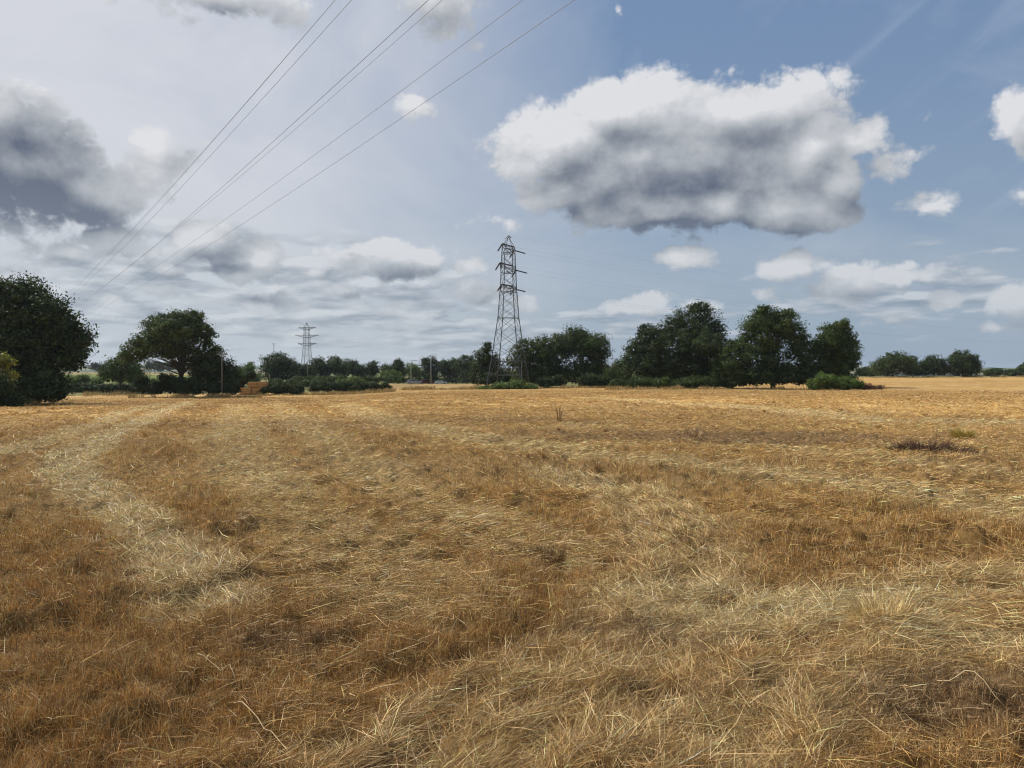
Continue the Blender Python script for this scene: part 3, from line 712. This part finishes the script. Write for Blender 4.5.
# ------------------------------------------------------------------ poles
def upole(label, px, D, ytop, r=.14, mat='polew', arm=True, group='slim poles behind the field', name='utility_pole'):
    b = G(px, D); h = EYE+(HY-ytop)/F*D-b[2]; t = empty(name, b); tag(t, label, 'pole', group)
    m = MB(); m.tube([(0, 0, -.3), (0, 0, h*.5), (0, 0, h)], [r, r*.85, r*.7], 8); m.build('pole', M[mat], t, True)
    if arm:
        m = MB(); m.box((0, 0, h-.45), (1.5, .12, .12), .3); m.build('crossbar', M['polew'], t)
        for s in (-.6, .6):
            m = MB(); m.tube([(s*math.cos(.3), s*math.sin(.3), h-.39), (s*math.cos(.3), s*math.sin(.3), h-.2)], [.05, .07], 6); m.build('insulator', M['insul'], t)
    else:
        m = MB(); m.tube([(0, 0, h-.05), (.5, 0, h+.15), (1.1, 0, h+.15)], r*.5, 6); m.build('lamp_arm', M[mat], t)
        m = MB(); m.box((1.35, 0, h+.13), (.6, .25, .12)); m.build('lamp_head', M[mat], t)
upole('weathered wooden utility pole in front of the low dark tree by the spreading oak', 222, 106, 351, .10)
upole('grey pole rising in front of the far pylon and the belt of trees', 307.5, 200, 361, .08, 'polew', False, name='lamp_post')
upole('first grey lamp post beside the parked cars', 411, 215, 361, .13, 'poleg', False, name='lamp_post')
upole('second grey lamp post behind the red car', 431, 225, 359, .13, 'poleg', False, name='lamp_post')
upole('thin mast with short arms above the rounded domed tree', 274, 330, 343, .17, 'polew', True)
upole('thin wooden pole left of the mast over the young trees', 261, 300, 354, .12, 'polew', True)

# ------------------------------------------------------------------ straw bales
def bale(label, px, D, z0, w, h, dpt, rz, mat='bale'):
    b = G(px, D); import bmesh
    bm = bmesh.new(); bmesh.ops.create_cube(bm, size=1)
    for v in bm.verts: v.co.x *= w; v.co.y *= dpt; v.co.z = v.co.z*h+h/2
    bmesh.ops.bevel(bm, geom=bm.edges[:], offset=.07, segments=2, affect='EDGES')
    bmesh.ops.subdivide_edges(bm, edges=bm.edges[:], cuts=2, use_grid_fill=True)
    g = random.Random(int(px*7+z0*10))
    for v in bm.verts: v.co += v.normal*g.uniform(-.03, .03)
    me = bpy.data.meshes.new('straw_bale'); bm.to_mesh(me); bm.free(); me.materials.append(M[mat])
    t = empty('straw_bale', (b[0], b[1], b[2]+z0), rz); tag(t, label, 'bale', 'stacked straw bales by the hedge')
    o = link(bpy.data.objects.new('bale_body', me), t)
    for q in (-.3, 0, .3):
        m = MB()
        m.box((0, -dpt/2-.012, h/2+q*h), (w*.97, .02, .02)); m.build('twine', M['tarp'], t)
D_ = 121
for i, (px, z0, w, lb) in enumerate(((246.5, 0, 1.9, 'lower straw bale nearest the spreading oak'), (258.5, 0, 1.8, 'lower straw bale half behind the hedge'),
                                     (253.5, 1.16, 1.5, 'upper straw bale on the left of the stack'), (263, 1.16, 1.4, 'upper straw bale beside the hedge'))):
    bale(lb, px, D_, z0, w, 1.12 if z0 == 0 else .85, 1.2, R(3*(i-1)))

# ------------------------------------------------------------------ cars
def car(label, px, D, paint, rz, van=False, zoff=0.0):
    b = G(px, D); t = empty('parked_van' if van else 'parked_car', (b[0], b[1], b[2]+zoff), rz); tag(t, label, 'van' if van else 'car', 'vehicles parked beyond the straw strip')
    w = .88
    if van: prof = [(-2.4,.35),(-2.4,2.0),(-2.3,2.15),(1.1,2.15),(1.7,1.35),(2.4,1.1),(2.45,.35)]
    else: prof = [(-2.1,.35),(-2.15,.85),(-2.0,.95),(-1.35,1.42),(.2,1.45),(.95,.98),(2.0,.82),(2.12,.6),(2.1,.35)]
    m = MB(); n = len(prof)
    tp = lambda z: w if z < 1.0 else w*.86
    vs = [(x, -tp(z), z) for x, z in prof]+[(x, tp(z), z) for x, z in prof]
    m.add(vs, [list(range(n)), [n+i for i in range(n)][::-1]]+[[i, i+n, (i+1) % n+n, (i+1) % n] for i in range(n)])
    m.build('body', M[paint], t)
    for s in (-1, 1):
        m = MB(); y = s*(w*.93+.012)
        if van: q = [(.5, 1.3), (1.5, 1.35), (1.05, 2.0), (.5, 2.0)]
        else: q = [(-1.35, 1.0), (.8, 1.0), (.15, 1.36), (-1.2, 1.36)]
        vs = [(x, s*(.90 if z < 1.1 else .80), z) for x, z in q]+[(x, s*(.86 if z < 1.1 else .76), z) for x, z in q]
        m.add(vs, [[0, 1, 2, 3], [7, 6, 5, 4], [0, 4, 5, 1], [1, 5, 6, 2], [2, 6, 7, 3], [3, 7, 4, 0]]); m.build('side_window', M['glass'], t)
        m = MB(); m.box((2.1 if not van else 2.43, s*.62, .68), (.08, .3, .16)); m.build('headlight', M['lens'], t)
        for x in (-1.35, 1.35):
            m = MB(); m.tube([(x, s*.72, .33), (x, s*.93, .33)], .33, 16); wl = m.build('wheel', M['rubber'], t)
            m = MB(); m.tube([(x, s*.94, .33), (x, s*.95, .33)], .2, 12); m.build('rim', M['lens'], wl)
car('red parked car with a pale roof at the end of the straw strip', 427, 244, 'redp', R(12))
car('silver parked car in front of the red car', 414, 228, 'greyp', R(8))
car('white parked car half hidden behind the red car', 441, 262, 'whitep', R(5))
car('white parked van behind the far dark hedge', 453, 290, 'whitep', R(5), True)

exec_sky = True
# ------------------------------------------------------------------ sky (world): Nishita sky with clouds by direction
SUN_AZ = R(-58); SUN_EL = R(46)      # azimuth from +Y towards +X
def build_world():
    w = bpy.data.worlds.new('World'); sc.world = w; w.use_nodes = True; nt = w.node_tree; nt.nodes.clear()
    L = nt.links.new
    def val(x, sock):
        if isinstance(x, (int, float)): sock.default_value = x
        elif isinstance(x, (tuple, list)): sock.default_value = x
        else: L(x, sock)
    def m(op, a, b=None, c=None, clamp=False):
        n = N(nt, 'ShaderNodeMath', operation=op); n.use_clamp = clamp
        val(a, n.inputs[0])
        if b is not None: val(b, n.inputs[1])
        if c is not None: val(c, n.inputs[2])
        return n.outputs[0]
    def vm(op, a, b=None):
        n = N(nt, 'ShaderNodeVectorMath', operation=op); val(a, n.inputs[0])
        if b is not None: val(b, n.inputs[1])
        return n.outputs['Value'] if op in ('LENGTH', 'DOT_PRODUCT') else n.outputs[0]
    def scale(a, s):
        n = N(nt, 'ShaderNodeVectorMath', operation='SCALE'); val(a, n.inputs[0]); val(s, n.inputs['Scale']); return n.outputs[0]
    def noise(v, sc_, det=6, ro=.55, out='Fac', dist=0.0, dim='3D'):
        n = N(nt, 'ShaderNodeTexNoise', noise_dimensions=dim); L(v, n.inputs['Vector']); n.inputs['Scale'].default_value = sc_
        n.inputs['Detail'].default_value = det; n.inputs['Roughness'].default_value = ro; n.inputs['Distortion'].default_value = dist
        return n.outputs[out]
    def ss(a, b, x):
        n = N(nt, 'ShaderNodeMapRange', interpolation_type='SMOOTHSTEP'); val(x, n.inputs['Value'])
        n.inputs['From Min'].default_value = a; n.inputs['From Max'].default_value = b; return n.outputs[0]
    def mix(f, a, b):
        n = N(nt, 'ShaderNodeMix', data_type='RGBA'); val(f, n.inputs['Factor'])
        val(a if not isinstance(a, tuple) else (*a, 1), n.inputs['A']); val(b if not isinstance(b, tuple) else (*b, 1), n.inputs['B']); return n.outputs['Result']
    tc = N(nt, 'ShaderNodeTexCoord'); gen = tc.outputs['Generated']
    sp = N(nt, 'ShaderNodeSeparateXYZ'); L(gen, sp.inputs[0])
    az = m('ARCTAN2', sp.outputs[0], sp.outputs[1]); el = m('ARCSINE', sp.outputs[2])
    cb = N(nt, 'ShaderNodeCombineXYZ'); L(az, cb.inputs[0]); L(el, cb.inputs[1]); Pv = cb.outputs[0]
    def ang(px, py):
        u = (px-CX)/F; v = (HY-py)/F; a = math.atan(u); return a, math.atan(v*math.cos(a))
    def c3(r, g, b):   # sRGB 0-255 -> linear, x10 since the background strength is 0.1
        f = lambda q: ((q/255+.055)/1.055)**2.4 if q > 10 else q/255/12.92
        return (f(r)*10, f(g)*10, f(b)*10)
    def blobfield(Pp, blobs, sm=.12):
        acc = None
        for px, py, rx, ry, wgt in blobs:
            a, e = ang(px, py); k = math.cos(a)**2
            q = vm('MULTIPLY', vm('SUBTRACT', Pp, (a, e, 0)), (F/(rx*k), F/(ry*math.sqrt(k)), 0))
            f = m('MULTIPLY_ADD', vm('LENGTH', q), -wgt, wgt)
            if acc is None: acc = f
            else:
                n = N(nt, 'ShaderNodeMath', operation='SMOOTH_MAX'); L(acc, n.inputs[0]); L(f, n.inputs[1]); n.inputs[2].default_value = sm; acc = n.outputs[0]
        return acc
    sky = N(nt, 'ShaderNodeTexSky', sky_type='NISHITA'); sky.sun_disc = False; sky.sun_elevation = SUN_EL; sky.sun_rotation = SUN_AZ
    sky.air_density = 1.0; sky.dust_density = 1.5; sky.ozone_density = 1.5
    # clear air, toned to the photograph's exposure
    base = scale(sky.outputs[0], .80)
    blue = mix(ss(.0, .45, el), c3(150, 170, 190), c3(104, 137, 178))
    col = mix(.8, base, blue)
    # high veil: white on the left, thin on the right
    Pl = vm('MULTIPLY', Pv, (1.0, 1.6, 0))
    cir = noise(Pl, 3.0, 7, .6, dist=.6)
    veil = m('ADD', m('ADD', ss(.26, -.46, az), m('MULTIPLY', ss(.30, .08, el), .18)), m('MULTIPLY', m('SUBTRACT', cir, .5), 1.1), clamp=True)
    veilc = mix(ss(.0, .3, el), c3(192, 201, 209), c3(211, 214, 222))
    col = mix(m('MULTIPLY_ADD', veil, .92, .07), col, veilc)
    # diagonal cirrus streaks on the right
    rot = N(nt, 'ShaderNodeVectorRotate', rotation_type='Z_AXIS'); L(Pv, rot.inputs['Vector']); rot.inputs['Angle'].default_value = R(-35)
    st = noise(vm('MULTIPLY', rot.outputs[0], (1.2, 9.0, 0)), 1.6, 6, .55, dist=.3)
    stm = m('MULTIPLY', ss(.50, .72, st), ss(-.1, .3, az)); col = mix(m('MULTIPLY', stm, .28), col, c3(178, 188, 206))
    # horizon milk
    col = mix(m('MULTIPLY', ss(.13, .0, el), .55), col, mix(ss(-.2, .45, az), c3(178, 190, 198), c3(138, 160, 182)))
    # warps
    wn = noise(gen, 5.0, 5, .55, 'Color'); wv = vm('SUBTRACT', wn, (.5, .5, .5))
    wn2 = noise(gen, 22.0, 6, .6, 'Color'); wv2 = vm('SUBTRACT', wn2, (.5, .5, .5))
    # layered altocumulus low in the sky
    Pa = vm('ADD', vm('MULTIPLY', Pv, (1.0, 4.2, 0)), scale(wv, .20))
    zz = m('ADD', sp.outputs[2], .15)
    Pp_ = vm('DIVIDE', vm('ADD', gen, scale(wv2, .012)), None)
    cz = N(nt, 'ShaderNodeCombineXYZ'); L(zz, cz.inputs[0]); L(zz, cz.inputs[1]); cz.inputs[2].default_value = 1e6; L(cz.outputs[0], Pp_.node.inputs[1])
    n_a = noise(Pp_, 2.6, 6, .50); n_b = noise(vm('ADD', Pp_, (-.06, -.13, 0)), 2.6, 6, .50)
    ma = blobfield(Pv, [(230, 290, 330, 85, 1.3), (430, 330, 220, 50, 1.0), (900, 290, 230, 60, .75), (60, 300, 200, 60, 1.0), (650, 325, 200, 40, .6)], .2)
    cov = m('ADD', m('MULTIPLY', n_a, 1.0), m('MULTIPLY', ss(.0, .7, ma), .24))
    al = m('MULTIPLY', ss(.60, .72, cov), ss(.0, .3, ma))
    lit = m('MULTIPLY_ADD', m('SUBTRACT', n_a, n_b), 4.0, .45, clamp=True)
    ca = mix(lit, c3(126, 141, 158), c3(212, 216, 221))
    col = mix(m('MULTIPLY', al, m('MULTIPLY_ADD', ss(.0, .12, el), .42, .28)), col, ca)
    # cumulus
    BL = [ # big cloud
      (690,160,200,82,1.0),(560,145,95,55,1.0),(600,185,80,48,1.0),(625,116,110,48,1.0),(735,118,125,44,1.0),(815,152,62,42,1.0),(835,178,48,40,1.0),(880,160,55,26,.7),(850,150,60,30,.8),(520,170,42,30,.7),(785,207,98,32,1.15),(650,210,110,30,1.1),(718,210,60,30,1.15),(560,195,60,30,.8),
      # dark cloud
      (20,168,135,72,1.1),(80,195,90,38,1.0),(-60,150,130,85,1.1),(5,125,70,45,.8),
      (165,165,55,38,.55),(155,132,40,20,.45),(110,235,65,26,.5),(205,242,60,30,.75),(250,252,50,24,.75),(225,268,50,14,.5),
      (390,258,72,26,.85),(350,255,36,16,.6),(430,262,36,18,.6),(415,112,34,20,.38),
      (0,270,60,16,.5),(520,300,40,14,.4),(100,297,20,7,.3),(160,290,70,12,.4),(75,252,55,16,.5),(165,266,45,14,.5),(315,270,45,14,.45),(345,292,60,12,.45),(110,305,60,11,.4),(255,300,60,13,.45),(460,268,30,14,.4),(200,325,70,9,.35),(410,310,50,9,.35),
      # right hand puffs
      (1015,118,28,34,.7),(1040,130,40,40,.8),(935,206,60,18,.42),(1024,200,34,16,.4),(680,262,40,14,.6),(795,268,55,20,.62),(850,275,50,16,.5),(895,280,62,18,.65),(905,268,25,10,.5),
      (640,305,52,15,.6),(700,308,30,11,.45),(942,308,38,14,.6),(1015,302,42,24,.7),(840,292,100,22,.5),(480,292,60,20,.45),(300,305,70,12,.35),(1000,330,60,10,.35),(900,325,50,9,.35),(490,225,40,14,.3),(612,12,9,10,.25),
      # top left
      (230,0,120,26,.45),(440,10,70,40,.40),(90,-5,60,14,.4)]
    def field(off):
        Pp = vm('ADD', Pv, off) if off else Pv
        G_ = vm('ADD', gen, (off[0], 0, off[1])) if off else gen
        w1 = vm('SUBTRACT', noise(G_, 7.0, 3, .5, 'Color'), (.5, .5, .5))
        Pw = vm('ADD', Pp, scale(w1, .055))
        b = blobfield(Pw, BL)
        v = N(nt, 'ShaderNodeTexVoronoi', feature='F1', voronoi_dimensions='3D'); L(vm('ADD', vm('MULTIPLY', G_, (1, 1, 1.25)), scale(w1, .055)), v.inputs['Vector'])
        v.inputs['Scale'].default_value = 17; v.inputs['Detail'].default_value = 3.5; v.inputs['Roughness'].default_value = .55; v.inputs['Lacunarity'].default_value = 2.2
        f = noise(G_, 26.0, 6, .62)
        d_ = m('ADD', b, m('MULTIPLY', m('SUBTRACT', .42, v.outputs['Distance']), .42))
        return m('ADD', d_, m('MULTIPLY', m('SUBTRACT', f, .5), .60)), b
    D0, b0 = field(None); D1, b1 = field((-.018, .030, 0))
    wsh = vm('SUBTRACT', noise(gen, 9.0, 5, .55, 'Color'), (.5, .5, .5))
    shade = blobfield(vm('ADD', Pv, scale(wsh, .075)), [
      (640,188,150,50,1.15),(700,160,195,78,.85),(760,150,110,50,.5),(585,205,85,32,.7),(775,208,110,36,1.1),(690,226,175,26,1.15),(560,165,60,30,.35),
      (-10,160,180,98,1.25),(88,198,85,40,1.0),(50,150,85,50,.9),(190,158,42,30,.75),
      (215,258,62,22,1.5),(245,245,54,24,1.3),(120,254,50,14,.8),(225,276,55,10,1.2),(390,271,76,14,1.35),(352,264,36,9,.8),(435,271,42,11,1.0),
      (900,290,64,11,.8),(800,281,55,10,.6),(680,271,34,8,.5),(640,315,52,9,.6),(1018,318,44,13,.7),(1022,140,28,16,.6),(942,318,36,8,.5),
      (235,6,115,22,.8),(445,22,58,32,.65),(850,296,90,12,.7),(935,214,52,10,.5),(480,302,60,12,1.0),(75,259,50,9,.9),(165,273,42,8,1.0),(320,277,40,8,1.0),(350,298,55,7,1.0),(260,307,55,8,1.1),(115,310,50,7,.9),(0,276,60,12,.7)], .25)
    sh = m('ADD', ss(.0, 1.15, shade), m('MULTIPLY', m('SUBTRACT', noise(vm('ADD', gen, scale(wsh, .05)), 13.0, 5, .5), .46), .55))
    a = ss(-.17, .08, D0)
    grad = m('SUBTRACT', D0, D1); gb = m('SUBTRACT', b0, b1)
    lit = m('ADD', m('MULTIPLY', grad, .50), m('MULTIPLY', gb, .25))
    heavy = blobfield(Pv, [(0,170,190,95,1.0)], .1)
    lit = m('ADD', m('ADD', lit, .72), m('ADD', m('MULTIPLY', sh, -.52), m('MULTIPLY', ss(.0, .5, heavy), -.20)), clamp=True)
    ramp = N(nt, 'ShaderNodeValToRGB'); cr = ramp.color_ramp; L(lit, ramp.inputs[0])
    stops = [(0, c3(92, 103, 122)), (.25, c3(134, 141, 152)), (.5, c3(168, 173, 180)), (.78, c3(198, 201, 206)), (1, c3(224, 225, 228))]
    while len(cr.elements) < len(stops): cr.elements.new(.5)
    for e, (p, c) in zip(cr.elements, stops): e.position = p; e.color = (*[q/10 for q in c], 1)
    cc = scale(ramp.outputs[0], 10.0)
    # low clouds fade into the air
    cc = mix(m('MULTIPLY', ss(.26, .0, el), .55), cc, c3(168, 180, 192))
    col = mix(m('MULTIPLY', a, .97), col, cc)
    bg = N(nt, 'ShaderNodeBackground'); L(col, bg.inputs[0]); bg.inputs[1].default_value = .1
    out = N(nt, 'ShaderNodeOutputWorld'); L(bg.outputs[0], out.inputs[0])
    w.cycles.sampling_method = 'MANUAL'; w.cycles.sample_map_resolution = 512
build_world()

# haze: one closed box of thin air round everything
HAZE = True
if HAZE:
    m = bpy.data.materials.new('thin_air'); nt = nodes(m); o = N(nt, 'ShaderNodeOutputMaterial'); v = N(nt, 'ShaderNodeVolumePrincipled')
    v.inputs['Color'].default_value = (.78, .86, 1, 1); v.inputs['Density'].default_value = .00009; v.inputs['Anisotropy'].default_value = .3; v.inputs['Density Attribute'].default_value = ''
    nt.links.new(v.outputs[0], o.inputs['Volume'])
    b = MB(); b.box((0, 0, 17), (9600, 9600, 58)); hz = b.build('haze', m); tag(hz, 'thin blue summer haze', kind='stuff')

# ------------------------------------------------------------------ light, camera, settings
sl = bpy.data.lights.new('sun', 'SUN'); sl.energy = 5.0; sl.angle = R(.6); sl.color = (1, .95, .87)
so = link(bpy.data.objects.new('sun', sl))
from mathutils import Vector
dv = Vector((math.sin(SUN_AZ)*math.cos(SUN_EL), math.cos(SUN_AZ)*math.cos(SUN_EL), math.sin(SUN_EL)))
so.rotation_euler = dv.to_track_quat('Z', 'Y').to_euler(); so.location = dv*100
cam = bpy.data.cameras.new('camera'); cam.sensor_width = 36; cam.lens = 36*F/1024; cam.clip_end = 20000; cam.clip_start = .05
co = link(bpy.data.objects.new('camera', cam)); co.location = (0, 0, EYE)
co.rotation_euler = (R(90)-math.atan(12/F), 0, 0); sc.camera = co
vs = sc.view_settings; vs.view_transform = 'Standard'; vs.look = 'None'; vs.gamma = 1; vs.exposure = 0; vs.use_curve_mapping = False
sc.cycles.use_denoising = True; sc.cycles.max_bounces = 4; sc.cycles.pixel_filter_type = 'BLACKMAN_HARRIS'; sc.cycles.filter_width = 1.15; sc.cycles.transparent_max_bounces = 4; sc.cycles.volume_bounces = 0
